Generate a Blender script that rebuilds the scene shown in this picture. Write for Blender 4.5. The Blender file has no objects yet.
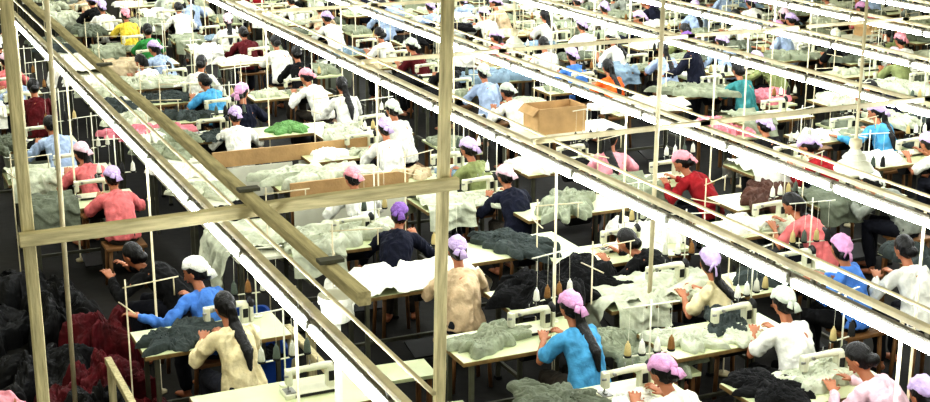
import bpy, bmesh, math, random
from mathutils import Vector, Matrix, noise
random.seed(7)
scene=bpy.context.scene
COL=scene.collection
def lin(c):
    return tuple(((x/255)/12.92 if x/255<=0.04045 else ((x/255+0.055)/1.055)**2.4) for x in c)
# ---------------- materials
def mat(name,rgb=None,rough=.6,metal=0,objcol=False,nscale=0,namt=.25,bump=0,bscale=40,emit=0,stretch=None):
    m=bpy.data.materials.new(name); m.use_nodes=True; nt=m.node_tree; N=nt.nodes; L=nt.links
    b=N['Principled BSDF']; b.inputs['Roughness'].default_value=rough; b.inputs['Metallic'].default_value=metal
    src=None
    if objcol:
        oi=N.new('ShaderNodeObjectInfo'); src=oi.outputs['Color']
    else:
        rg=N.new('ShaderNodeRGB'); rg.outputs[0].default_value=(*lin(rgb),1); src=rg.outputs[0]
    tc=N.new('ShaderNodeTexCoord'); mp=N.new('ShaderNodeMapping'); L.new(tc.outputs['Object'],mp.inputs['Vector'])
    if stretch: mp.inputs['Scale'].default_value=stretch
    if nscale:
        n=N.new('ShaderNodeTexNoise'); n.inputs['Scale'].default_value=nscale; n.inputs['Detail'].default_value=5
        L.new(mp.outputs[0],n.inputs['Vector'])
        mr=N.new('ShaderNodeMapRange'); mr.inputs['From Min'].default_value=.3; mr.inputs['From Max'].default_value=.7
        mr.inputs['To Min'].default_value=1-namt; mr.inputs['To Max'].default_value=1+namt*.4
        L.new(n.outputs['Fac'],mr.inputs['Value'])
        mx=N.new('ShaderNodeVectorMath'); mx.operation='SCALE'
        L.new(src,mx.inputs[0]); L.new(mr.outputs[0],mx.inputs['Scale']); src=mx.outputs[0]
    L.new(src,b.inputs['Base Color'])
    if bump:
        n2=N.new('ShaderNodeTexNoise'); n2.inputs['Scale'].default_value=bscale; n2.inputs['Detail'].default_value=4
        L.new(mp.outputs[0],n2.inputs['Vector'])
        bp=N.new('ShaderNodeBump'); bp.inputs['Strength'].default_value=bump; bp.inputs['Distance'].default_value=.02
        L.new(n2.outputs['Fac'],bp.inputs['Height']); L.new(bp.outputs[0],b.inputs['Normal'])
    if emit:
        b.inputs['Emission Color'].default_value=(.93,.97,1,1); b.inputs['Emission Strength'].default_value=emit
    return m
M_cloth=mat('cloth_fabric',objcol=True,rough=.9,nscale=9,namt=.3,bump=.7,bscale=18)
M_sheen=mat('lining_fabric',objcol=True,rough=.65,nscale=7,namt=.5,bump=.7,bscale=14)
M_scarf=mat('scarf_fabric',objcol=True,rough=.9,nscale=25,namt=.2,bump=.5,bscale=50)
M_skin=mat('skin',(168,114,84),rough=.55,nscale=12,namt=.1)
M_eyew=mat('eye_dark',(30,22,20),rough=.2)
M_lip=mat('lips',(140,70,62),rough=.4)
M_hair=mat('black_hair',(12,10,10),rough=.4,bump=.4,bscale=60,stretch=(3,3,.4))
M_cream=mat('machine_enamel',(206,206,182),rough=.35,nscale=6,namt=.2)
M_steel=mat('brushed_steel',(150,150,145),rough=.35,metal=.7,nscale=20,namt=.2)
M_dark=mat('dark_iron',(26,26,26),rough=.5,nscale=10,namt=.2)
M_black=mat('black_rubber',(12,12,12),rough=.6)
M_top=mat('pale_green_laminate',(206,213,172),rough=.35,nscale=3,namt=.2)
M_edge=mat('plywood_edge',(124,102,64),rough=.6,nscale=20,namt=.3)
M_leg=mat('grey_painted_steel',(88,88,74),rough=.5,nscale=10,namt=.25)
M_wood=mat('weathered_timber',(196,186,148),rough=.85,nscale=6,namt=.34,bump=.35,bscale=14,stretch=(6,6,.7))
M_stool=mat('stool_wood',(128,94,58),rough=.6,nscale=9,namt=.35,stretch=(1,6,1))
M_rail=mat('cream_painted_rail',(204,194,162),rough=.5,nscale=5,namt=.3)
M_white=mat('white_paint',(218,218,198),rough=.5,nscale=5,namt=.15)
M_shade=mat('enamel_shade',(212,212,196),rough=.4,nscale=5,namt=.15)
M_tube=mat('lit_tube',(255,255,255),emit=26)
M_cap=mat('tube_end_cap',(190,188,176),rough=.4)
M_house=mat('lamp_housing_dark_gap',(112,108,94),rough=.5,nscale=6,namt=.3)  # dark gap between rail and tube put into a white housing's colour
M_card=mat('cardboard',(176,146,104),rough=.85,nscale=6,namt=.2,bump=.2)
M_cardi=mat('cardboard_inside',(90,66,42),rough=.9,nscale=6,namt=.2)
M_plast=mat('coloured_plastic',objcol=True,rough=.4,nscale=4,namt=.1)
M_thread=mat('thread_winding',objcol=True,rough=.8,bump=.5,bscale=120,stretch=(1,1,6))
M_floor=mat('stained_concrete',(26,24,19),rough=.75,nscale=1.6,namt=.55,bump=.2,bscale=9)
# ---------------- mesh builder
class MB:
    def __init__(s): s.v=[];s.f=[];s.m=[];s.sm=[]
    def add(s,vs,fs,m=0,sm=True):
        o=len(s.v); s.v+= [Vector(v) for v in vs]; s.f+=[tuple(i+o for i in f) for f in fs]
        s.m+=[m]*len(fs); s.sm+=[sm]*len(fs)
    def box(s,c,d,m=0,bev=0,rot=None):
        bm=bmesh.new(); bmesh.ops.create_cube(bm,size=1)
        bmesh.ops.scale(bm,vec=d,verts=bm.verts)
        if bev: bmesh.ops.bevel(bm,geom=list(bm.edges),offset=bev,segments=2,affect='EDGES',profile=.6)
        T=Matrix.Translation(c)@(rot.to_4x4() if rot else Matrix())
        bm.verts.ensure_lookup_table()
        s.add([T@v.co for v in bm.verts],[[v.index for v in f.verts] for f in bm.faces],m,False); bm.free()
    def tube(s,pts,rads,m=0,n=10,side=None,sm=True):
        pts=[Vector(p) for p in pts]; k=len(pts); vs=[]
        for i,p in enumerate(pts):
            t=(pts[min(i+1,k-1)]-pts[max(i-1,0)]).normalized()
            sd=Vector(side) if side is not None else (Vector((1,0,0)) if abs(t.x)<.8 else Vector((0,1,0)))
            sd=(sd-t*sd.dot(t)).normalized(); nn=t.cross(sd)
            r=rads[i] if isinstance(rads,(list,tuple)) else rads
            a,b=r if isinstance(r,tuple) else (r,r)
            for j in range(n):
                an=2*math.pi*j/n; vs.append(p+sd*math.cos(an)*a+nn*math.sin(an)*b)
        fs=[]
        for i in range(k-1):
            for j in range(n):
                fs.append((i*n+j,i*n+(j+1)%n,(i+1)*n+(j+1)%n,(i+1)*n+j))
        s.add(vs,fs,m,sm)
        o=len(s.v)-len(vs)
        s.f.append(tuple(o+j for j in reversed(range(n)))); s.m.append(m); s.sm.append(False)
        s.f.append(tuple(o+(k-1)*n+j for j in range(n))); s.m.append(m); s.sm.append(False)
    def lathe(s,prof,n=24,sq=2,m=0,sm=False):
        vs=[];k=len(prof)
        for (a,b,z) in prof:
            for j in range(n):
                th=2*math.pi*j/n; c,d=math.cos(th),math.sin(th)
                vs.append((math.copysign(abs(c)**(2/sq),c)*a,math.copysign(abs(d)**(2/sq),d)*b,z))
        fs=[(i*n+j,i*n+(j+1)%n,(i+1)*n+(j+1)%n,(i+1)*n+j) for i in range(k-1) for j in range(n)]
        fs.append(tuple(reversed(range(n)))); fs.append(tuple((k-1)*n+j for j in range(n)))
        s.add(vs,fs,m,sm)
    def limb(s,pts,rads,n=12,side=None,m=0):
        s.tube(pts,rads,m,n,side)
        for p,r in ((pts[0],rads[0]),(pts[-1],rads[-1])):
            rr=min(r) if isinstance(r,tuple) else r
            s.ell(p,(rr,rr,rr),m,8,6)
    def ell(s,c,r,m=0,n=16,k=10,T=None,fn=None):
        vs=[];c=Vector(c)
        for i in range(1,k):
            ph=math.pi*i/k
            for j in range(n):
                th=2*math.pi*j/n
                p=Vector((math.sin(ph)*math.cos(th),math.sin(ph)*math.sin(th),math.cos(ph)))
                if fn: p=fn(p)
                vs.append(p)
        vs.append(fn(Vector((0,0,1))) if fn else Vector((0,0,1))); vs.append(fn(Vector((0,0,-1))) if fn else Vector((0,0,-1)))
        out=[]
        for p in vs:
            q=Vector((p.x*r[0],p.y*r[1],p.z*r[2]))+c
            out.append(T@q if T else q)
        fs=[]
        for i in range(k-2):
            for j in range(n):
                fs.append((i*n+j,(i+1)*n+j,(i+1)*n+(j+1)%n,i*n+(j+1)%n))
        a=(k-1)*n
        for j in range(n):
            fs.append((a,j,(j+1)%n)); fs.append((a+1,(k-2)*n+(j+1)%n,(k-2)*n+j))
        s.add(out,fs,m,True)
    def mesh(s,name,mats):
        me=bpy.data.meshes.new(name); me.from_pydata([tuple(v) for v in s.v],[],s.f)
        for mm in mats: me.materials.append(mm)
        me.polygons.foreach_set('material_index',s.m); me.polygons.foreach_set('use_smooth',s.sm); me.update()
        return me
def remesh(me,vox,smooth=2,disp=0,freq=14,seed=0,sub=None):
    ob=bpy.data.objects.new('tmp',me); COL.objects.link(ob)
    r=ob.modifiers.new('r','REMESH'); r.mode='VOXEL'; r.voxel_size=vox
    sm=ob.modifiers.new('s','SMOOTH'); sm.factor=.5; sm.iterations=smooth
    dg=bpy.context.evaluated_depsgraph_get(); dg.update()
    out=bpy.data.meshes.new_from_object(ob.evaluated_get(dg),preserve_all_data_layers=False,depsgraph=dg)
    bpy.data.objects.remove(ob)
    out.materials.clear()
    for mm in me.materials: out.materials.append(mm)
    if disp:
        nr=[v.normal.copy() for v in out.vertices]
        for v,nn in zip(out.vertices,nr):
            p=v.co*freq+Vector((seed*7.1,0,0)); q=Vector((p.x,p.y,p.z*.45))
            q+=Vector((noise.noise(q*.6),noise.noise(q*.6+Vector((4,4,4))),0))*.8
            d=1-2.2*abs(noise.noise(q)); d+=.5*noise.noise(q*2.3)
            v.co+=nn*disp*(d-.3)
    out.polygons.foreach_set('use_smooth',[True]*len(out.polygons)); out.update()
    return out
# ---------------- objects
def setup(ob,label=None,cat=None,group=None,kind=None):
    if label: ob['label']=label
    if cat: ob['category']=cat
    if group: ob['group']=group
    if kind: ob['kind']=kind
def add(name,me,loc=(0,0,0),rot=(0,0,0),parent=None,color=None,label=None,cat=None,group=None,kind=None,scale=None):
    ob=bpy.data.objects.new(name,me); ob.location=loc; ob.rotation_euler=rot
    if scale: ob.scale=scale
    if parent: ob.parent=parent
    if color: ob.color=(*lin(color),1)
    COL.objects.link(ob); setup(ob,label,cat,group,kind); return ob
# ---------------- people
def ik(S,T,a,b,hint):
    d=T-S; L=min(d.length,a+b-.004); dr=d.normalized(); x=(a*a-b*b+L*L)/(2*L)
    h=math.sqrt(max(0,a*a-x*x)); hp=(hint-dr*hint.dot(dr)).normalized()
    return S+dr*x+hp*h, S+dr*L
def build_person(idx,lean,hp,hy,wr,wl,stand=False,twist=0):
    L=math.radians(lean); hip=Vector((0,0,.88 if stand else .56))
    def spine(t):
        if t<=0: return hip+Vector((0,0,.46*t))
        p=hip.copy(); n=20
        for i in range(n):
            a=L*(.4+1.2*t*(i+.5)/n); p=p+Vector((0,math.sin(a),math.cos(a)))*(.46*t/n)
        return p
    nb=spine(1.0); a=L*.9
    hd=nb+Vector((0,math.sin(a+.2),math.cos(a+.2)))*.18
    HT=Matrix.Translation(hd)@Matrix.Rotation(math.radians(hy),4,'Z')@Matrix.Rotation(-math.radians(hp),4,'X')
    ts=[-.2,-.08,.05,.3,.6,.8,.93,1.02]
    rx=[.10,.145,.155,.12,.13,.138,.105,.055]; ry=[.08,.11,.115,.09,.10,.092,.072,.05]
    fx=[.13,.18,.178,.150,.152,.15,.118,.07]; fy=[.12,.142,.14,.122,.12,.108,.084,.062]
    def torso(mb,loose,t0=-.2):
        P=[];R=[]
        for i,t in enumerate(ts):
            if t<t0: continue
            P.append(spine(t)); R.append((fx[i],fy[i]) if loose else (rx[i],ry[i]))
        mb.tube(P,R,0,20,(1,0,0))
    sh=[nb+Vector((sx*.142,-.005,-.045)) for sx in (1,-1)]
    arms=[]
    for i,(sx,w) in enumerate(((1,wr),(-1,wl))):
        e,wv=ik(sh[i],Vector(w),.265,.235,Vector((sx*.8,-.35,-.7))); arms.append((sh[i],e,wv,sx))
    legs=[]
    for sx in (1,-1):
        h=hip+Vector((sx*.085,0,-.01))
        if stand: k=Vector((sx*.09,.03,.47)); an=Vector((sx*.095,-.01+.05*sx,.075))
        else: k=Vector((sx*.115,.41,.54)); an=Vector((sx*.12,.36+.05*sx,.075))
        legs.append((h,k,an))
    b=MB(); torso(b,0)
    b.limb([sh[0],nb+Vector((0,0,-.03)),sh[1]],[.043,.047,.043])
    b.limb([nb+Vector((0,-.01,-.03)),hd+Vector((0,-.015,-.06))],[.047,.043])
    def hfn(p):
        q=p.copy()
        if q.z<0:
            q.x*=1-.28*(-q.z); q.y=q.y*(1-.15*(-q.z))+.16*(-q.z)
        if q.y>0: q.y*=.96
        return q
    b.ell((0,0,0),(.074,.093,.114),0,28,20,HT,hfn)
    b.tube([HT@Vector((0,.084,.008)),HT@Vector((0,.098,-.014)),HT@Vector((0,.109,-.03)),HT@Vector((0,.088,-.036))],[.008,.010,.014,.010],0,8)
    for sx in (1,-1):
        b.ell((sx*.074,-.005,-.01),(.010,.018,.030),0,8,6,HT)
        b.ell((sx*.030,.079,.004),(.014,.011,.009),0,8,6,HT)
    b.ell((0,.091,-.06),(.024,.012,.009),0,8,6,HT)
    for S,e,w,sx in arms:
        b.limb([S,S.lerp(e,.4),e,e.lerp(w,.35),w],[.042,.038,.033,.034,.022])
        D=(w-e).normalized(); D=(D+Vector((0,.3,-.15 if w.z>.84 or stand else 0.05))).normalized()
        U=Vector((0,0,1)); U=(U-D*U.dot(D)).normalized(); s=D.cross(U).normalized()
        b.limb([w,w+D*.03,w+D*.085],[(.024,.018),(.036,.017),(.042,.013)],12,s)
        inn=s*(-sx) if s.x>0 else s*sx
        for i,l in enumerate((.062,.072,.068,.052)):
            o=(i-1.5)*.0235
            lf=l if sx<0 else (.052,.068,.072,.062)[i]
            B=w+D*.082+s*o; d1=(D+s*o*3).normalized()
            p1=B+d1*lf*.45; p2=p1+(d1*.85-U*.5).normalized()*lf*.32; p3=p2+(d1*.5-U*.85).normalized()*lf*.25
            b.limb([B,p1,p2,p3],[.0092,.0088,.008,.007],8)
        B=w+D*.022+inn*.026; p1=B+(D*.6+inn*.8).normalized()*.036; p2=p1+(D*.95+inn*.2-U*.3).normalized()*.03
        b.limb([B,p1,p2],[.012,.0105,.009],8)
    for h,k,an in legs:
        b.limb([h,h.lerp(k,.5),k,k.lerp(an,.3),an],[.083,.07,.052,.05,.033],14)
        b.limb([an+Vector((0,-.03,-.03)),an+Vector((0,.06,-.035)),an+Vector((0,.15,-.05))],[(.03,.032),(.038,.028),(.034,.016)],12,(1,0,0))
    body=remesh(b.mesh('person_body',[M_skin,M_eyew,M_lip]),.0065,2)
    HI=HT.inverted()
    for p in body.polygons:
        q=HI@p.center
        if abs(q.x)<.06 and q.y>.05 and abs(q.z)<.1:
            if ((abs(q.x)-.030)/.013)**2+((q.z-.004)/.0065)**2<1 or (((abs(q.x)-.031)/.02)**2+((q.z-.026)/.004)**2<1): p.material_index=1
            elif (q.x/.024)**2+((q.z+.060)/.008)**2<1: p.material_index=2
    out={'body':body,'HT':HT}
    for kind in ('long','short'):
        b=MB(); torso(b,1,-.1)
        b.limb([sh[0],nb+Vector((0,0,-.035)),sh[1]],[.054,.058,.054])
        for S,e,w,sx in arms:
            if kind=='long': b.limb([S,S.lerp(e,.4),e,e.lerp(w,.4),e.lerp(w,.9)],[.055,.054,.052,.048,.034])
            else: b.limb([S,S.lerp(e,.4),S.lerp(e,.72)],[.056,.058,.062])
        b.tube([nb+Vector((0,-.01,-.04)),nb+Vector((0,.0,.016))],[.072,.060],0,14)
        out['shirt_'+kind]=remesh(b.mesh('shirt_'+kind,[M_cloth]),.010,2,.015,13,idx*2+(kind=='long'))
    b=MB(); b.tube([spine(-.2),spine(-.08),spine(.05),spine(.2)],[(.12,.1),(.16,.125),(.165,.125),(.13,.1)],0,20,(1,0,0))
    for h,k,an in legs:
        b.limb([h,h.lerp(k,.5),k,k.lerp(an,.3),k.lerp(an,.88)],[.094,.084,.068,.064,.054],14)
    out['trousers']=remesh(b.mesh('trousers',[M_cloth]),.014,3,.009,13,idx)
    for kind in ('long','short'):
        b=MB()
        def f2(p):
            q=p.copy()
            if q.y>0:
                t=min(1,max(0,(.55-q.z)/.9)); q.y*=1-.45*t
            elif q.z<0: q.y=q.y*.95
            q.x*=1-.12*max(0,-q.z)
            return q
        b.ell((0,-.015,.014),(.082,.097,.112),0,22,18,HT,f2)
        if kind=='long':
            p0=HT@Vector((0,-.10,.0)); p1=p0+Vector((0,-.03,-.03)); p2=p1+Vector((.01,-.015,-.12)); p3=spine(.72)+Vector((.02,-.155,0)); p4=spine(.4)+Vector((.01,-.145,0))
            b.limb([p0,p1,p2,p3,p4],[.026,.034,(.05,.03),(.045,.026),.014],12,(1,0,0))
        else:
            b.ell((0,-.085,-.055),(.055,.05,.05),0,14,10,HT)
        out['hair_'+kind]=remesh(b.mesh('hair_'+kind,[M_hair]),.008,2,.004,30,idx)
    b=MB()
    def f3(p):
        q=p.copy(); lim=.40 if q.y>0 else .40-.85*(-q.y)
        if q.z<lim:
            t=min(.20,lim-q.z); q.x*=1-t*1.4; q.y*=1-t*1.5; q.z=lim-t
        if q.y<0: q.y*=1.14
        k=noise.noise(Vector((q.x*3.5,q.y*3.5,q.z*3.5+idx)))*.12
        return q*(1+k)
    b.ell((0,-.014,.016),(.092,.107,.121),0,30,24,HT,f3)
    b.ell((0,-.128,-.01),(.032,.024,.022),0,10,8,HT)
    b.tube([HT@Vector((0,-.124,-.01)),HT@Vector((.012,-.14,-.05)),HT@Vector((.02,-.132,-.11))],[.010,(.028,.007),(.038,.004)],0,8,(1,0,0))
    b.tube([HT@Vector((0,-.124,-.01)),HT@Vector((-.03,-.142,-.03)),HT@Vector((-.055,-.142,-.07))],[.010,(.022,.007),(.028,.004)],0,8,(1,0,0))
    out['scarf']=b.mesh('headscarf',[M_scarf])
    return out
PO=[build_person(0,22,32,0,(.10,.42,.83),(-.12,.44,.83)),
    build_person(1,34,44,8,(.14,.50,.83),(-.16,.46,.83)),
    build_person(2,24,24,35,(.08,.42,.84),(-.50,.36,.84)),
    build_person(3,14,14,-38,(.20,.38,.83),(-.08,.36,.83)),
    build_person(4,14,32,0,(.18,.42,1.0),(-.16,.44,.98),stand=True),
    build_person(5,44,32,-10,(.16,.58,.83),(-.20,.56,.83))]
C={'white':(228,228,218),'cream':(222,210,170),'pale blue':(164,180,204),'blue':(86,134,204),'sky blue':(88,160,200),'navy':(20,24,44),
'pink':(226,158,168),'coral':(212,122,122),'red':(150,32,40),'dark red':(90,16,24),'grey':(140,144,134),'beige':(206,184,152),'black':(10,10,12),
'olive':(136,144,98),'orange':(232,110,46),'yellow':(224,200,80),'green':(60,140,74),'teal':(66,132,132),'lavender':(194,174,212),'light grey':(198,204,190),
'purple':(134,100,166),'pale pink':(224,194,204),'rose':(208,158,194)}
PS=.95
def person(x,y,shirt='white',scarf='lavender',hair='short',pose=0,yaw=0,sleeve='long',group='sewing workers'):
    P=PO[pose]; r=math.radians(yaw)
    verb={0:'sewing at table',1:'bent over sewing',2:'reaching sideways',3:'looking sideways',4:'standing at table',5:'leaning low'}[pose]
    hl='with '+scarf+' headscarf' if scarf else 'with bare black hair'
    base=add('person',P['body'],(x,y,0),(0,0,r),label='person in %s shirt %s, %s'%(shirt,hl,verb),cat='person',group=group,scale=(PS,PS,PS))
    add('shirt',P['shirt_'+sleeve],parent=base,color=C[shirt])
    add('trousers',P['trousers'],parent=base,color=random.choice([(20,22,34),(14,14,16),(40,42,52),(60,54,46)]))
    add('hair',P['hair_'+hair],parent=base)
    if scarf: add('headscarf',P['scarf'],parent=base,color=C[scarf])
    return base
# ---------------- furniture meshes
def mk(fn,name,mats):
    b=MB(); fn(b); return b.mesh(name,mats)
TW,TD=1.12,.56
me_top=mk(lambda b:(b.box((0,0,.735),(TW,TD,.03),1,.004),b.box((0,0,.7515),(TW-.012,TD-.012,.003),0)),'tabletop',[M_top,M_edge])
def leg(b,sx,sy):
    b.box((sx*.46,sy*.2,.37),(.035,.035,.70),0,.004); b.box((sx*.46,sy*.2,.012),(.05,.05,.024),1,.004)
me_leg=[mk(lambda b,sx=sx,sy=sy:leg(b,sx,sy),'leg',[M_leg,M_black]) for sx in (1,-1) for sy in (1,-1)]
def apron(b):
    for sx in (1,-1): b.box((sx*.46,0,.16),(.03,.42,.03),0,.003)
    b.box((0,.2,.16),(.94,.03,.03),0,.003)
me_frame=mk(apron,'cross_frame',[M_leg])
me_treadle=mk(lambda b:(b.box((.2,0,.12),(.42,.26,.015),0,.003,Matrix.Rotation(.25,3,'X')),b.tube([(.35,.05,.12),(.35,.05,.72)],.006,0,6)),'treadle',[M_dark])
me_motor=mk(lambda b:(b.tube([(.08,.08,.60),(.30,.08,.60)],[.075,.075],0,14),b.box((.19,.08,.69),(.1,.08,.07),0,.004),b.tube([(.30,.08,.60),(.33,.08,.60)],.045,0,12)),'motor',[M_dark])
ft=MB(); ft.box((0,0,.735),(TW,TD,.03),1,.004); ft.box((0,0,.7515),(TW-.012,TD-.012,.003),0)
for sx in (1,-1):
    for sy in (1,-1): ft.box((sx*.46,sy*.2,.36),(.035,.035,.72),2)
    ft.box((sx*.46,0,.16),(.03,.38,.03),2)
ft.tube([(.08,.08,.65),(.30,.08,.65)],[.075,.075],3,10)
me_far_table=ft.mesh('sewing_table',[M_top,M_edge,M_leg,M_dark])
def mach(b):
    b.box((0,0,.015),(.40,.15,.03),0,.008)
    b.box((.142,0,.10),(.062,.075,.17),0,.016)
    b.tube([(.16,0,.172),(.10,0,.180),(-.05,0,.176),(-.15,0,.168)],[(.034,.028),(.030,.026),(.024,.022),(.028,.030)],0,12,(0,1,0))
    b.box((-.152,0,.135),(.048,.062,.115),0,.014)
    b.box((-.15,0,.033),(.07,.10,.006),1)
    b.box((.02,-.077,.016),(.3,.006,.018),2)
    b.box((.142,-.04,.11),(.04,.012,.07),2,.004)
    b.tube([(-.157,0,.09),(-.157,0,.033)],.005,1,8); b.box((-.157,-.01,.042),(.022,.036,.008),1)
    b.tube([(-.10,-.02,.176),(-.10,-.045,.176)],.012,1,10); b.tube([(-.19,-.02,.15),(-.16,-.03,.15)],.010,1,8)
    b.tube([(0,0,.19),(0,0,.235)],.004,1,6); b.tube([(.06,0,.19),(.06,0,.25)],.003,1,6)
me_mach=mk(mach,'sewing_machine',[M_cream,M_steel,M_dark])
me_wheel=mk(lambda b:b.tube([(.165,0,.172),(.18,0,.172),(.185,0,.172),(.20,0,.172),(.205,0,.172),(.22,0,.172)],[.012,.012,.045,.05,.032,.026],0,18),'handwheel',[M_dark,M_steel])
me_belt=mk(lambda b:b.box((.193,.0,.08),(.026,.10,.15),0,.01),'belt_guard',[M_cream])
def stand(b,n):
    b.tube([(0,0,0),(0,0,.012)],.045,0,12); b.tube([(0,0,0),(0,0,.60)],.007,0,8)
    w=.1 if n==2 else .17
    b.tube([(-w-.03,0,.2),(w+.03,0,.2)],.006,0,6); b.tube([(-w-.05,0,.56),(w+.05,0,.56)],.006,0,6)
    for sx in ((-.1,.1) if n==2 else (-.17,-.06,.06,.17)):
        b.tube([(sx,0,.20),(sx,0,.212)],.028,1,12); b.tube([(sx,0,.2),(sx,0,.26)],.004,0,6)
        b.tube([(sx,0,.20),(sx*.95,0,.56)],.0015,0,4)
me_stand=mk(lambda b:stand(b,2),'thread_stand',[M_white,M_black])
me_stand4=mk(lambda b:stand(b,4),'thread_stand',[M_white,M_black])
me_cone=mk(lambda b:b.tube([(0,0,0),(0,0,.010),(0,0,.075),(0,0,.088),(0,0,.092),(0,0,.105)],[.022,.027,.019,.013,.007,.006],0,14),'thread_cone',[M_thread])
me_seat=mk(lambda b:b.box((0,0,.435),(.40,.30,.03),0,.006),'seat',[M_stool])
me_sleg=[mk(lambda b,sx=sx,sy=sy:b.tube([(sx*.17,sy*.12,0),(sx*.15,sy*.11,.42)],[.017,.02],0,8),'leg',[M_stool]) for sx in (1,-1) for sy in (1,-1)]
def fst(b):
    b.box((0,0,.435),(.40,.30,.03),0,.006)
    for sx in (1,-1):
        for sy in (1,-1): b.tube([(sx*.17,sy*.12,0),(sx*.15,sy*.11,.425)],[.017,.02],0,6)
me_farstool=mk(fst,'stool',[M_stool])
def pf(b):
    b.tube([(0,0,0),(0,0,.02),(0,0,.021),(0,0,1.28)],[.06,.06,.007,.007],0,8); b.tube([(-.02,0,1.22),(.42,0,1.22)],.006,0,8); b.tube([(0,-.15,1.06),(0,.15,1.06)],.006,0,8); b.tube([(.38,0,1.22),(.38,0,1.08)],.006,0,6)
me_pf=mk(pf,'pipe_hanger',[M_rail])
def bench(b,w,d,h):
    b.box((0,0,h-.015),(w,d,.03),0,.004)
    for sx in (1,-1):
        for sy in (1,-1): b.box((sx*(w/2-.04),sy*(d/2-.06),(h-.03)/2),(.035,.035,h-.028),1)
me_bench=mk(lambda b:bench(b,.42,.9,.6),'side_bench',[M_top,M_stool])
me_bench2=mk(lambda b:bench(b,.62,1.75,.74),'long_bench',[M_white,M_leg])
me_lowb=mk(lambda b:bench(b,.34,.62,.42),'low_bench',[M_top,M_stool])
def binm(w,d,h):
    b=MB(); b.lathe([(w*.42,d*.42,0),(w*.5,d*.5,h),(w*.53,d*.53,h),(w*.53,d*.53,h+.015),(w*.47,d*.47,h+.015),(w*.40,d*.40,.02)],24,8); return b.mesh('cloth_bin',[M_plast])
me_bin=binm(.55,.42,.42)
def pile(w,d,h,seed,n=90,rough=1.0,m=None,fq=3.2):
    vs=[];fs=[]; o=Vector((seed*13.7,seed*3.1,seed)); an=seed*2.1; ca,sa=math.cos(an),math.sin(an)
    for i in range(n+1):
        for j in range(n+1):
            u=-1+2*i/n; v=-1+2*j/n
            x=u*math.sqrt(1-.40*v*v); y=v*math.sqrt(1-.40*u*u); r=min(1,max(abs(u),abs(v)))
            dr=Vector((x,y,0)); dn=dr.normalized() if dr.length>1e-4 else Vector((1,0,0))
            wob=1+.65*noise.noise(dn*2.0+o)+.35*noise.noise(dn*4.5+o)
            f=max(0,1-r**5)**.5
            q0=Vector((x*w*fq,y*d*fq,0))+o
            wp=Vector((noise.noise(q0*.9),noise.noise(q0*.9+Vector((9,0,0))),0))
            q=q0+wp*1.7; qa=Vector((q.x*ca+q.y*sa,(-q.x*sa+q.y*ca)*.45,1))
            lump=max(0,.5+.8*noise.noise(q0*.7+Vector((0,0,3))))
            lay=noise.noise(q*.9+Vector((3,7,1)))*3.6; fl_=lay-math.floor(lay); st=min(1,fl_*5)
            c1=1-2.2*abs(noise.noise(qa*2.0)); c2=1-2.2*abs(noise.noise(qa*4.3+Vector((3,3,3)))); c3=abs(noise.noise(q*1.5))
            z=h*f*(.10+.60*lump)+f*rough*(.018*st+.020*max(-.2,c1)+.010*max(-.2,c2)+.045*min(c3,.4))
            z=max(z,.003*f)
            vs.append(Vector((x*w/2*wob+wp.x*.05*f,y*d/2*wob+wp.y*.05*f,z+.002)))
    for i in range(n):
        for j in range(n):
            a=i*(n+1)+j; fs.append((a,a+n+1,a+n+2,a+1))
    b=MB(); b.add(vs,fs,0,True); return b.mesh('garment_pile',[m or M_cloth])
PILES=[pile(.66,.46,.09,1),pile(.74,.46,.11,2),pile(.5,.42,.06,3),pile(.95,.5,.12,4),pile(.45,.4,.10,5),pile(.6,.4,.08,6),pile(.62,.5,.05,7)]
BIG=[pile(1.2,.8,.32,11,110,1.5),pile(1.0,.9,.24,12,110,1.5),pile(1.4,.7,.30,13,110,1.5)]
HEAP=[pile(1.0,.7,.62,21,110,1.7,M_sheen,3.0),pile(.9,.8,.46,22,110,1.7,M_sheen,3.0),pile(.85,.7,.75,23,110,1.7,M_sheen,3.0)]
def drape(w,d,over,seed,n=90):
    vs=[];fs=[];tot=w/2+over; m=n//2+1; o=Vector((seed*5.3,seed,0))
    for i in range(n+1):
        s=-tot+2*tot*i/n
        for j in range(m):
            t=-1+2*j/(m-1); y=t*d/2
            q=Vector((s*2.6,y*2.6,0))+o; q+=Vector((noise.noise(q),noise.noise(q*1.3+o),0))*1.1
            f=.050*max(-.2,1-2.4*abs(noise.noise(q*1.3)))+.022*max(-.2,1-2.4*abs(noise.noise(q*2.9)))
            if abs(s)<w/2: P=Vector((s,y*(1+.10*noise.noise(Vector((s*4,seed,t)))),.012+max(0,f)))
            else:
                e=abs(s)-w/2; sg=1 if s>0 else -1
                P=Vector((sg*(w/2+.02+max(0,f)*.6+.03*(1+math.sin(y*16+seed))*min(1,e*5)),y*(1-.12*e),.012-e+.05*noise.noise(Vector((y*5,seed,0)))*min(1,e*6)))
            vs.append(P)
    for i in range(n):
        for j in range(m-1):
            a=i*m+j; fs.append((a,a+m,a+m+1,a+1))
    b=MB(); b.add(vs,fs,0,True); return b.mesh('draped_cloth',[M_cloth])
DRAPES=[drape(1.16,.56,.3,1),drape(1.16,.62,.16,2),drape(.66,.9,.4,3),drape(1.14,.5,.18,4),drape(.60,.5,.10,5),drape(.52,.5,.20,6)]
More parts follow.
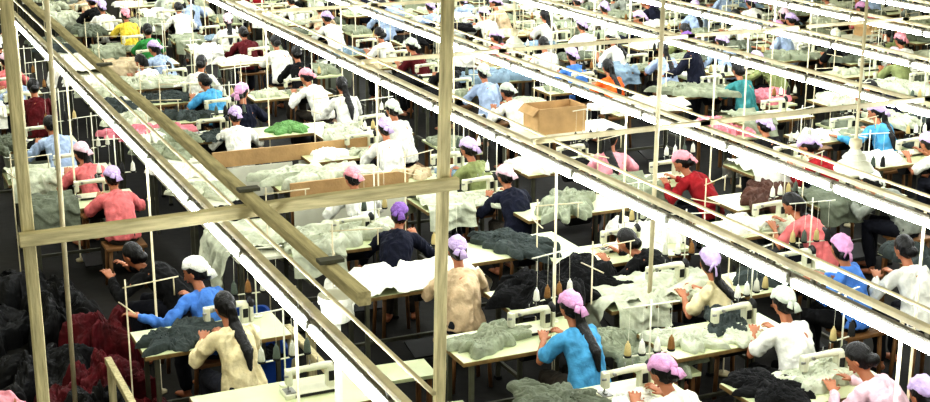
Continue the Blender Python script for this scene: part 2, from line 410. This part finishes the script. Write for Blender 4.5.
# ---------------- placing
TABLES=[];STN=[]
def tablefull(x,y,yaw=0,near=True):
    TABLES.append((x,y))
    if near:
        e=bpy.data.objects.new('sewing_table',None); e.empty_display_size=.1; e.location=(x,y,0); e.rotation_euler=(0,0,yaw); COL.objects.link(e)
        setup(e,'sewing table with pale green top and grey steel legs','table','sewing tables')
        add('tabletop',me_top,parent=e)
        for m in me_leg: add('leg',m,parent=e)
        add('cross_frame',me_frame,parent=e); add('treadle',me_treadle,parent=e); add('motor',me_motor,parent=e)
    else:
        add('sewing_table',me_far_table,(x,y,0),(0,0,yaw),label='sewing table with pale green top and grey steel legs',cat='table',group='sewing tables')
def machine(x,y,yaw=0,near=True):
    m=add('sewing_machine',me_mach,(x,y,.753),(0,0,yaw),label='cream enamel industrial sewing machine on a pale table',cat='sewing machine',group='industrial sewing machines')
    if near: add('handwheel',me_wheel,parent=m); add('belt_guard',me_belt,parent=m)
nc=[0]
TC=[(226,226,214),(226,226,214),(196,196,180),(40,40,40),(140,104,60),(190,174,124),(90,100,90)]
def tstand(x,y,yaw=0,n=2):
    add('thread_stand',me_stand if n==2 else me_stand4,(x,y,.753),(0,0,yaw),label='white thread stand with crossbar on a sewing table',cat='thread stand',group='thread stands')
    if nc[0]<290:
        for sx in ((-.1,.1) if n==2 else (-.17,-.06,.06,.17)):
            nc[0]+=1
            add('thread_cone',me_cone,(x+sx*math.cos(yaw),y+sx*math.sin(yaw),.753+.212),color=random.choice(TC),label='cone of thread on a thread stand',cat='thread cone',group='thread cones')
def stool(x,y,near=True):
    if near:
        e=bpy.data.objects.new('stool',None); e.location=(x,y,0); COL.objects.link(e); setup(e,'plain wooden stool under a sewing worker','stool','wooden stools')
        add('seat',me_seat,parent=e)
        for m in me_sleg: add('leg',m,parent=e)
    else: add('stool',me_farstool,(x,y,0),label='plain wooden stool under a sewing worker',cat='stool',group='wooden stools')
CLN={'grey-green':(148,154,132),'pale grey':(190,194,172),'white':(232,232,220),'dark':(18,18,20),'dark red':(98,14,26),'pink':(216,138,148),'beige':(192,176,146),'slate':(66,74,72),'brown':(84,56,44),'light blue':(134,154,168),'green':(106,146,90),'mid grey':(108,114,98),'black':(8,8,10)}
def pil(x,y,z,col,me=None,yaw=None,sc=1):
    me=me or random.choice(PILES); yaw=random.uniform(0,6.28) if yaw is None else yaw
    nm={'draped_cloth':('draped_cloth','%s cloth draped over a table'%col,'cloth')}.get(me.name.split('.')[0],('garment_pile','crumpled pile of %s garments'%col,'garments'))
    add(nm[0],me,(x,y,z),(0,0,yaw),color=CLN[col],label=nm[1],cat=nm[2],group='garment piles',scale=(sc,sc,sc))
COMMON=['grey-green']*6+['pale grey']*5+['white']*5+['mid grey']*3+['beige','slate','slate','dark','black','light blue']
rr=random.random
def station(x,y,near,pilecol=None,table=True,mach=True,extras=True,dx=-.30,pile_=True):
    tx,ty=x+dx,y+.60
    if table:
        tablefull(tx,ty,0,near)
        if mach: machine(tx+.14,ty+.06,random.uniform(-.04,.04),near)
        tstand(tx+.42,ty+.2,random.uniform(-.3,.3),4 if near and rr()<.6 else 2)
        if pile_:
            c=pilecol or random.choice(COMMON)
            if rr()<.3: pil(tx-.29,ty,.753,c,DRAPES[5],1.57+random.uniform(-.08,.08))
            else: pil(tx-.30+random.uniform(-.05,.05),ty+random.uniform(-.06,.06),.753,c,random.choice(PILES),sc=random.uniform(.85,1.1))
            if rr()<.7: pil(tx+.14,ty-.12,.753,random.choice([c]+COMMON),PILES[random.choice([2,6])],sc=.75)
        if rr()<.5: add('pipe_hanger',me_pf,(tx-.62,ty+random.uniform(-.1,.25),0),(0,0,random.uniform(-.3,.5)),label='thin cream pipe hanger with cross arms beside table',cat='hanger stand',group='pipe hangers')
    stool(x,y-.02,near)
    if extras: STN.append((x,y))
TH=math.radians(24.5); PT=math.atan(401/1403)
def inview(x,y,z):
    h=4.65-z; r=x*math.cos(TH)-y*math.sin(TH); d=x*math.sin(TH)*math.cos(PT)+y*math.cos(TH)*math.cos(PT)+h*math.sin(PT)
    up=x*math.sin(TH)*math.sin(PT)+y*math.cos(TH)*math.sin(PT)-h*math.cos(PT)
    return abs(r/d)<.36 and -.17<up/d<.165, d
# x, y, shirt, scarf, hair, pose, yaw, sleeve, station kind
KEY=[(2.46,9.28,'cream',None,'long',0,12,'long',2),(2.50,10.18,'blue','white','short',2,20,'long',0),(2.41,13.42,'coral','lavender','short',1,0,'short',1),
(2.28,16.14,'pale blue',None,'short',1,10,'long',1),(2.32,18.29,'dark red',None,'short',0,0,'long',1),(4.24,15.7,'white','lavender','short',1,-10,'long',1),
(4.61,19.14,'white',None,'short',0,-30,'long',1),(4.20,19.85,'white',None,'long',1,25,'long',0),(4.67,22.33,'green',None,'short',0,0,'short',1),(4.69,24.17,'yellow','pink','short',0,0,'short',1),
(4.5,25.29,'white','lavender','short',0,0,'long',0),(5.82,24.96,'white',None,'short',1,0,'long',1),(6.1,21.68,'dark red',None,'short',1,0,'long',1),
(6.19,19.28,'black',None,'short',0,0,'long',0),(5.97,17.73,'white','pink','short',1,20,'long',1),(5.99,16.76,'white',None,'long',0,0,'long',0),(7.93,22.7,'white','lavender','short',1,10,'long',1),
(5.59,14.2,'white','lavender','short',0,0,'long',1),(4.59,12.42,'white','pink','short',1,0,'long',0),(4.35,11.06,'navy','purple','short',1,-30,'long',3),
(4.46,9.79,'beige','lavender','short',0,-10,'long',5),(6.13,12.95,'olive','lavender','short',0,20,'short',1),(6.01,11.86,'navy','pale pink','short',1,0,'long',1),
(4.74,8.22,'sky blue','rose','long',0,8,'short',4),(7.95,15.66,'white','light grey','short',1,10,'long',0),(9.87,18.53,'white',None,'short',0,0,'long',1),
(9.78,17.47,'blue','lavender','short',0,0,'short',0),(9.79,16.45,'orange',None,'long',0,0,'short',1),(7.54,12.69,'pink',None,'long',3,-20,'short',1),
(11.01,16.3,'navy','purple','short',4,40,'long',0),(11.3,15.5,'teal',None,'short',0,0,'short',1),(8.12,11.67,'red','pink','short',1,30,'long',1),
(6.41,9.73,'black',None,'short',5,40,'long',4),(6.25,8.7,'cream','lavender','long',3,25,'short',1),(6.18,7.65,'white','light grey','short',0,0,'short',1),
(7.44,8.55,'blue','rose','short',3,30,'long',1),(8.16,9.88,'coral',None,'long',1,25,'short',1),(9.74,11.69,'red','lavender','short',1,30,'long',1),
(9.58,12.55,'black','lavender','short',0,0,'long',0),(4.81,6.93,'white','rose','short',1,10,'short',1),
(6.21,6.60,'pale pink',None,'short',1,20,'long',1),(5.95,5.92,'pink','lavender','short',0,0,'short',0),(9.61,10.39,'grey','white','short',5,30,'long',1),(7.89,8.30,'white',None,'short',0,0,'long',0),
(.66,8.76,'pink','lavender','short',0,0,'short',0),(10.55,22.0,'white','lavender','short',1,0,'long',1),(9.45,21.05,'grey',None,'short',0,0,'long',1),(9.88,22.95,'pale blue','lavender','short',0,0,'long',0),
(2.45,11.17,'black',None,'short',5,50,'long',0),(15.05,16.56,'white','pink','short',0,0,'long',1),(15.06,19.2,'white','lavender','short',1,0,'long',1),(9.15,23.44,'pale blue',None,'short',0,0,'long',0)]
ST=[]
for k in KEY:
    x,y=k[0],k[1]; ST.append((x,y))
    person(x,y,k[2],k[3],k[4],k[5],k[6],k[7])
    near=y<17
    if k[5]==4: continue
    c=k[8]
    if c==0: stool(x,y-.02,near)
    elif c==2: station(x,y,near,pilecol='slate',extras=False,dx=-.08)
    elif c==3: station(x,y,near,pilecol='pale grey',extras=False)
    elif c==4: station(x,y,near,extras=False,pile_=False)
    elif c==5: station(x,y,near,extras=False,pile_=False,mach=False,dx=-.24)
    else: station(x,y,near)
tablefull(2.50,8.50,0,True); machine(2.72,8.52,0,True); tstand(2.60,8.70,.1,4); ST.append((2.7,7.9)); ST.append((2.5,8.5))
def cbox(x,y,z,w,d,h,yaw=0,label='open brown cardboard carton with flaps'):
    b=MB(); b.lathe([(w/2,d/2,0),(w/2,d/2,h),(w/2-.015,d/2-.015,h),(w/2-.015,d/2-.015,.015)],32,24,0)
    o=add('cardboard_box',b.mesh('cardboard_box',[M_card,M_cardi]),(x,y,z),(0,0,yaw),label=label,cat='box')
    for sx in (1,-1):
        f=MB(); f.box((sx*(w/2+.03),0,h-.04),(.01,d*.96,.12),0,0,Matrix.Rotation(-sx*.8,3,'Y')); add('flap',f.mesh('flap',[M_card]),parent=o)
for (x,y,w_,d,h) in ((8.0,14.9,.66,.42,.32),(16.5,18.97,.7,.5,.25)):
    ST.append((x,y))
    add('long_bench',me_bench2,(x,y,0),(0,0,math.pi/2),label='long white-topped work bench with steel legs',cat='bench',group='long benches')
    cbox(x,y,.742,w_,d,h); ST.append((x,y-.5))
def part(x,y,w_):
    b=MB(); b.box((0,0,.80),(w_,.03,.18),0,.003)
    o=add('divider_board',b.mesh('divider_board',[M_card]),(x,y,0),label='long low tan divider board with white panels',cat='divider board',group='divider boards')
    for i in range(2):
        p=MB(); p.box(((i-.5)*w_*.5,-.022,.52),(w_*.46,.012,.36),0,.003); add('panel',p.mesh('panel',[M_white]),parent=o)
    for sx in (-1,1):
        p=MB(); p.box((sx*(w_/2-.03),.02,.44),(.04,.04,.88),0,.003); add('post',p.mesh('post',[M_stool]),parent=o)
part(4.66,14.9,1.9); part(4.75,13.3,1.3); ST.append((4.66,14.7))
for (x,y,col,k,i,yaw,sc) in [(4.16,10.39,'white','D',1,.05,1),(6.48,11.79,'grey-green','P',3,1,1),(5.93,9.25,'pale grey','D',0,0,1),(4.25,8.85,'grey-green','P',1,.4,.9),
 (6.08,8.44,'slate','P',1,1,.8),(8.51,11.24,'brown','P',3,1,1),(6.05,7.26,'pale grey','P',1,.2,.9),(5.41,10.85,'slate','P',3,2,.9),(4.62,13.83,'pale grey','P',3,0,1.2),
 (4.10,11.75,'pale grey','P',3,.3,1.15),(3.42,16.64,'pink','P',3,0,1),(4.99,16.2,'green','P',2,0,1),(9.64,15.45,'white','P',3,0,1.2),(8.78,18.1,'light blue','P',3,0,1.2),(5.22,9.58,'black','B',0,.2,.85)]:
    nr=[t for t in TABLES if abs(t[0]-x)<.6 and abs(t[1]-y)<.4]
    if nr and k=='D': x,y=nr[0][0],nr[0][1]+.02
    elif not nr: tablefull(x,y,0,y<17); ST.append((x+.3,y-.6))
    pil(x,y,.754,col,{'D':DRAPES,'P':PILES,'B':BIG}[k][i],yaw,sc)
for (x,y,col,i,sc) in [(6.95,11.0,'white',1,.7),(5.35,8.45,'grey-green',0,.62),(11.9,15.9,'pink',1,.7),(10.3,14.5,'pink',0,.6),(8.89,9.3,'slate',0,.6)]:
    add('side_bench',me_bench,(x,y,0),label='low pale-topped side bench with wooden legs',cat='bench',group='side benches')
    pil(x,y,.602,col,BIG[i],math.pi/2+.2,sc); ST.append((x,y))
for n_,(x,y,col,i) in enumerate([(.95,9.4,'black',1),(1.5,9.85,'dark',0),(.75,10.35,'black',0),(1.66,10.55,'dark red',2),(1.88,11.6,'dark red',2),(1.25,11.2,'dark',1),(1.6,12.3,'black',0),(.4,11.2,'dark',2),(.9,12.2,'dark',0),(.3,12.3,'dark',1),(1.25,8.9,'black',1),(1.3,10.1,'dark red',1),(1.4,13.1,'black',0),(.9,13.1,'dark',1),(1.95,9.75,'dark red',1)]):
    pil(x,y,0,col,HEAP[i],n_*1.3,.88); ST.append((x,y))
b=MB(); b.box((0,0,.62),(.05,2.2,.05),0,.004); b.box((0,-1.0,.3),(.05,.05,.6),0); b.box((0,1.0,.3),(.05,.05,.6),0)
trm=b.mesh('timber_trestle',[M_wood])
for (x,y) in ((3.05,9.0),(3.2,11.0),(3.35,9.4),(1.62,8.9)):
    add('timber_trestle',trm,(x,y,0),label='low grey timber trestle rail beside an aisle',cat='trestle',group='timber trestles')
for (x,y) in ((3.65,9.35),(3.95,8.15),(3.6,8.5)):
    add('low_bench',me_lowb,(x,y,0),(0,0,1.5),label='small low bench with pale top in aisle',cat='bench',group='low benches')
for (x,y) in ((2.95,10.9),(2.85,10.2)):
    add('cloth_bin',me_bin,(x,y,0),(0,0,1.5),color=(40,80,150),label='open blue plastic bin filled with cut cloth',cat='bin',group='cloth bins'); pil(x,y,.34,'black',PILES[4],0,.8)
for yy in (12.4,14.2,16.05,17.9,19.8,21.7,23.6):
    if min(math.hypot(a-3.4,b-yy) for a,b in ST)<.75: continue
    add('long_bench',me_bench2,(3.36,yy,0),label='long white-topped work bench with steel legs',cat='bench',group='long benches')
    if rr()<.5: pil(3.36,yy-.3,.742,random.choice(COMMON),DRAPES[2],0)
    else: pil(3.36,yy-.4,.742,random.choice(COMMON),PILES[1])
    pil(3.36,yy+.5,.742,random.choice(COMMON),PILES[0])
ROWS=[.7,2.35,4.6,6.15,8.0,9.7,11.2,12.7,14.2,15.7,17.2,18.7,20.2,21.7,23.2,24.7]
SH=['white']*9+['pale blue']*3+['pink']*2+['grey']*2+['light grey']*2+['beige','cream','blue','sky blue','navy','navy','navy','red','coral','black','black','black','black','olive','teal','purple','dark red']
SC=['lavender']*9+['rose']*3+['pale pink']*3+['light grey']*2+['white']*2+[None]*6
for ri,rx in enumerate(ROWS):
    y=5.5
    while y<37:
        if min([math.hypot((x0-rx)*1.15,y0-y) for x0,y0 in ST])>1.10:
            ok,d=inview(rx,y,1.0)
            if ok:
                jx=rx+random.uniform(-.1,.1); ST.append((rx,y))
                near=d<18
                if rr()<.94 and ri>0:
                    person(jx,y,random.choice(SH),random.choice(SC),random.choice(['short','short','long']),random.choice([0,0,1,1,1,2,3,5]),random.uniform(-15,30),random.choice(['long','short']))
                station(jx,y,near,pilecol=random.choice(['dark red','dark','slate','pale grey']) if ri==0 and y<18 else None)
                if ri>=3 and rr()<.9:
                    bx=jx+.66
                    if not [t for t in TABLES if abs(t[0]-bx)<.72 and abs(t[1]-y-.1)<.65]:
                        add('side_bench',me_bench,(bx,y+.1,0),label='low pale-topped side bench with wooden legs',cat='bench',group='side benches')
                        pil(bx,y+.1,.602,random.choice(COMMON),PILES[1],math.pi/2,.95)
                y+=1.10
        y+=.12
for (x,y) in STN:
    bx,by=x-.25,y-.58
    if x<2.6 and y<14: continue
    if [t for t in TABLES if abs(t[0]-bx)<.88 and abs(t[1]-by)<.51]: continue
    if [t for t in ST if abs(t[0]-bx)<.5 and -.95<t[1]-by<.35 and (t[0],t[1])!=(x,y) and abs(t[1]-y)>.01]: continue
    if rr()<.8:
        add('cloth_bin',me_bin,(bx,by,0),color=random.choice([(200,200,186),(190,180,150),(30,50,90),(150,156,140),(90,80,66)]),label='open plastic bin filled with cut cloth',cat='bin',group='cloth bins')
        pil(bx,by,.36,random.choice(COMMON),PILES[4],sc=.85)
# ---------------- floor
fl=MB(); fl.box((13,20,-.05),(44,50,.1),0); add('floor',fl.mesh('floor',[M_floor]),kind='structure',label='stained dark concrete factory floor')
# ---------------- rails and lamps
RAILS=[(2.1,5.2,29),(4.8,3.5,29),(6.3,5,29),(8.6,7,29),(10.1,8.5,29),(11.6,10,29),(13.0,11,29)]
h=MB(); h.box((0,0,0),(.028,1.262,.026),0,.004); h.box((0,-.45,.02),(.02,.03,.03),0); h.box((0,.45,.02),(.02,.03,.03),0); h=h.mesh('housing',[M_house])
t=MB(); t.tube([(-.008,-.60,-.040),(-.008,.60,-.040)],.025,0,10); t=t.mesh('tube',[M_tube])
ec=[]
for sy in (-1,1):
    e=MB(); e.box((-.008,sy*.612,-.03),(.036,.022,.05),0,.006); ec.append(e.mesh('end_cap',[M_cap]))
RZ=2.125
for X,y0,y1 in RAILS:
    b=MB(); b.box((0,(y0+y1)/2,0),(.042,y1-y0,.034),0,.005)
    add('light_rail',b.mesh('light_rail',[M_rail]),(X,0,RZ),label='long cream steel rail carrying fluorescent lamps',cat='rail',group='lamp rails')
    yy=y0+.65
    while yy<y1-.6:
        r=add('fluorescent_lamp',h,(X-.012,yy,RZ-.051),label='lit white fluorescent batten lamp under a rail',cat='lamp',group='fluorescent lamps')
        add('tube',t,parent=r); add('end_cap',ec[0],parent=r); add('end_cap',ec[1],parent=r)
        yy+=1.27
for X,y0,y1 in RAILS[:3]:
    b=MB(); b.tube([(0,y0,0),(0,y1,0)],.012,0,8); add('conduit',b.mesh('conduit',[M_rail]),(X+.12,0,RZ+.036),label='thin pale conduit running along a lamp rail',cat='pipe',group='conduits')
pm=MB(); pm.tube([(0,0,0),(0,0,.02),(0,0,.021),(0,0,RZ)],[.05,.05,.010,.010],0,10); pm=pm.mesh('support_pole',[M_rail])
for X,y0,y1 in RAILS:
    yy=y0+1.7
    while yy<y1:
        add('support_pole',pm,(X+.032,yy,0),label='thin cream steel pole holding up a lamp rail',cat='pole',group='rail support poles'); yy+=3.75
for i in range(len(RAILS)-1):
    for yy in (9.2,12.9,16.6,20.3):
        a,c=RAILS[i][0],RAILS[i+1][0]
        if yy<RAILS[i+1][1] or i==0: continue
        b=MB(); b.box(((c-a)/2,0,0),(c-a+.1,.035,.04),0,.004)
        add('cross_bar',b.mesh('cross_bar',[M_rail]),(a,yy,RZ+.037),label='cream cross bar joining two lamp rails',cat='beam',group='rail cross bars')
# ---------------- timber frame
def timber(name,p0,p1,w,h,label,m,cat='beam'):
    p0=Vector(p0);p1=Vector(p1); L=(p1-p0).length; b=MB()
    n=14; vs=[]
    for i in range(n+1):
        z=L*i/n; o=Vector((noise.noise(Vector((z*.8,w*9,p0.x)))*.008,noise.noise(Vector((z*.8,3+w,p0.y)))*.008,z))
        c=.006
        for sx,sy in ((-w/2+c,-h/2),(w/2-c,-h/2),(w/2,-h/2+c),(w/2,h/2-c),(w/2-c,h/2),(-w/2+c,h/2),(-w/2,h/2-c),(-w/2,-h/2+c)):
            vs.append(o+Vector((sx,sy,0)))
    fs=[(i*8+j,i*8+(j+1)%8,(i+1)*8+(j+1)%8,(i+1)*8+j) for i in range(n) for j in range(8)]
    fs+=[tuple(reversed(range(8))),tuple(n*8+j for j in range(8))]
    b.add(vs,fs,0,False)
    ob=add(name,b.mesh(name,[m]),p0,label=label,cat=cat)
    ob.rotation_mode='QUATERNION'; ob.rotation_quaternion=(p1-p0).to_track_quat('Z','Y'); return ob
timber('timber_post',(3.41,7.95,0),(3.54,7.95,4.9),.068,.068,'rough weathered square timber post rising from the floor',M_wood,'post')
timber('timber_post',(.90,7.94,0),(.89,7.94,4.9),.068,.068,'rough weathered square timber post with old paint',M_wood,'post')
timber('timber_beam',(.84,7.88,2.27),(3.54,7.88,2.30),.06,.078,'horizontal weathered timber cross beam nailed to two posts',M_wood)
timber('timber_beam',(2.17,5.92,2.37),(2.17,22,2.37),.068,.07,'long weathered timber beam resting over the cross beam',M_wood)
for yy in (6.4,7.88,12.4):
    b=MB(); b.box((0,0,0),(.13,.07,.02),0,.003); add('joint_plate',b.mesh('joint_plate',[M_leg]),(2.17,yy,2.418),label='small grey metal joint plate on timber beam',cat='bracket',group='joint plates')
b=MB(); b.tube([(0,0,0),(0,0,1.98)],.022,0,12); col=add('lamp_column',b.mesh('lamp_column',[M_shade]),(2.35,6.85,0),label='white pipe column with round white cap on top',cat='column')
b=MB(); b.tube([(0,0,1.91),(0,0,1.92),(0,0,2.01),(0,0,2.02),(0,0,2.06),(0,0,2.065)],[.07,.080,.086,.100,.100,.06],0,20,None,False); add('cap',b.mesh('cap',[M_shade]),parent=col)
def pendant(x,y,z):
    b=MB(); b.tube([(0,0,0),(0,0,.015),(0,0,.06),(0,0,.09),(0,0,.10),(0,0,.13),(0,0,.135),(0,0,.17)],[.145,.15,.12,.080,.095,.070,.055,.035],0,22,None,False)
    o=add('pendant_lamp',b.mesh('pendant_lamp',[M_shade]),(x,y,z),label='white stepped bell pendant shade on a pipe',cat='lamp',group='pendant lamps')
    b=MB(); b.tube([(0,0,.16),(0,0,.19),(0,0,.24),(0,0,.245),(0,0,.26),(0,0,1.6)],[.02,.05,.045,.02,.012,.012],0,14)
    add('pipe',b.mesh('pipe',[M_rail]),parent=o)
pendant(6.87,8.05,1.98); pendant(6.87,13.77,1.98)
for (x,y) in ((1.34,9.89),(5.80,9.14)):
    b=MB(); b.tube([(0,0,0),(.05,0,5)],.018,0,10); add('support_pole',b.mesh('support_pole',[M_rail]),(x,y,0),label='tall slim cream pole rising past the rails',cat='pole')
# camera, light
cam=bpy.data.cameras.new('camera'); co=bpy.data.objects.new('camera',cam); COL.objects.link(co)
cam.sensor_width=36; cam.lens=36*1403/930; cam.clip_end=200
co.location=(0,0,4.65); co.rotation_euler=(math.pi/2-PT,0,-TH); scene.camera=co
w=bpy.data.worlds.new('world'); scene.world=w; w.use_nodes=True
w.node_tree.nodes['Background'].inputs[0].default_value=(1,.99,.80,1); w.node_tree.nodes['Background'].inputs[1].default_value=.42
scene.view_settings.view_transform='Standard'
scene.view_settings.look='High Contrast'
scene.view_settings.exposure=.62
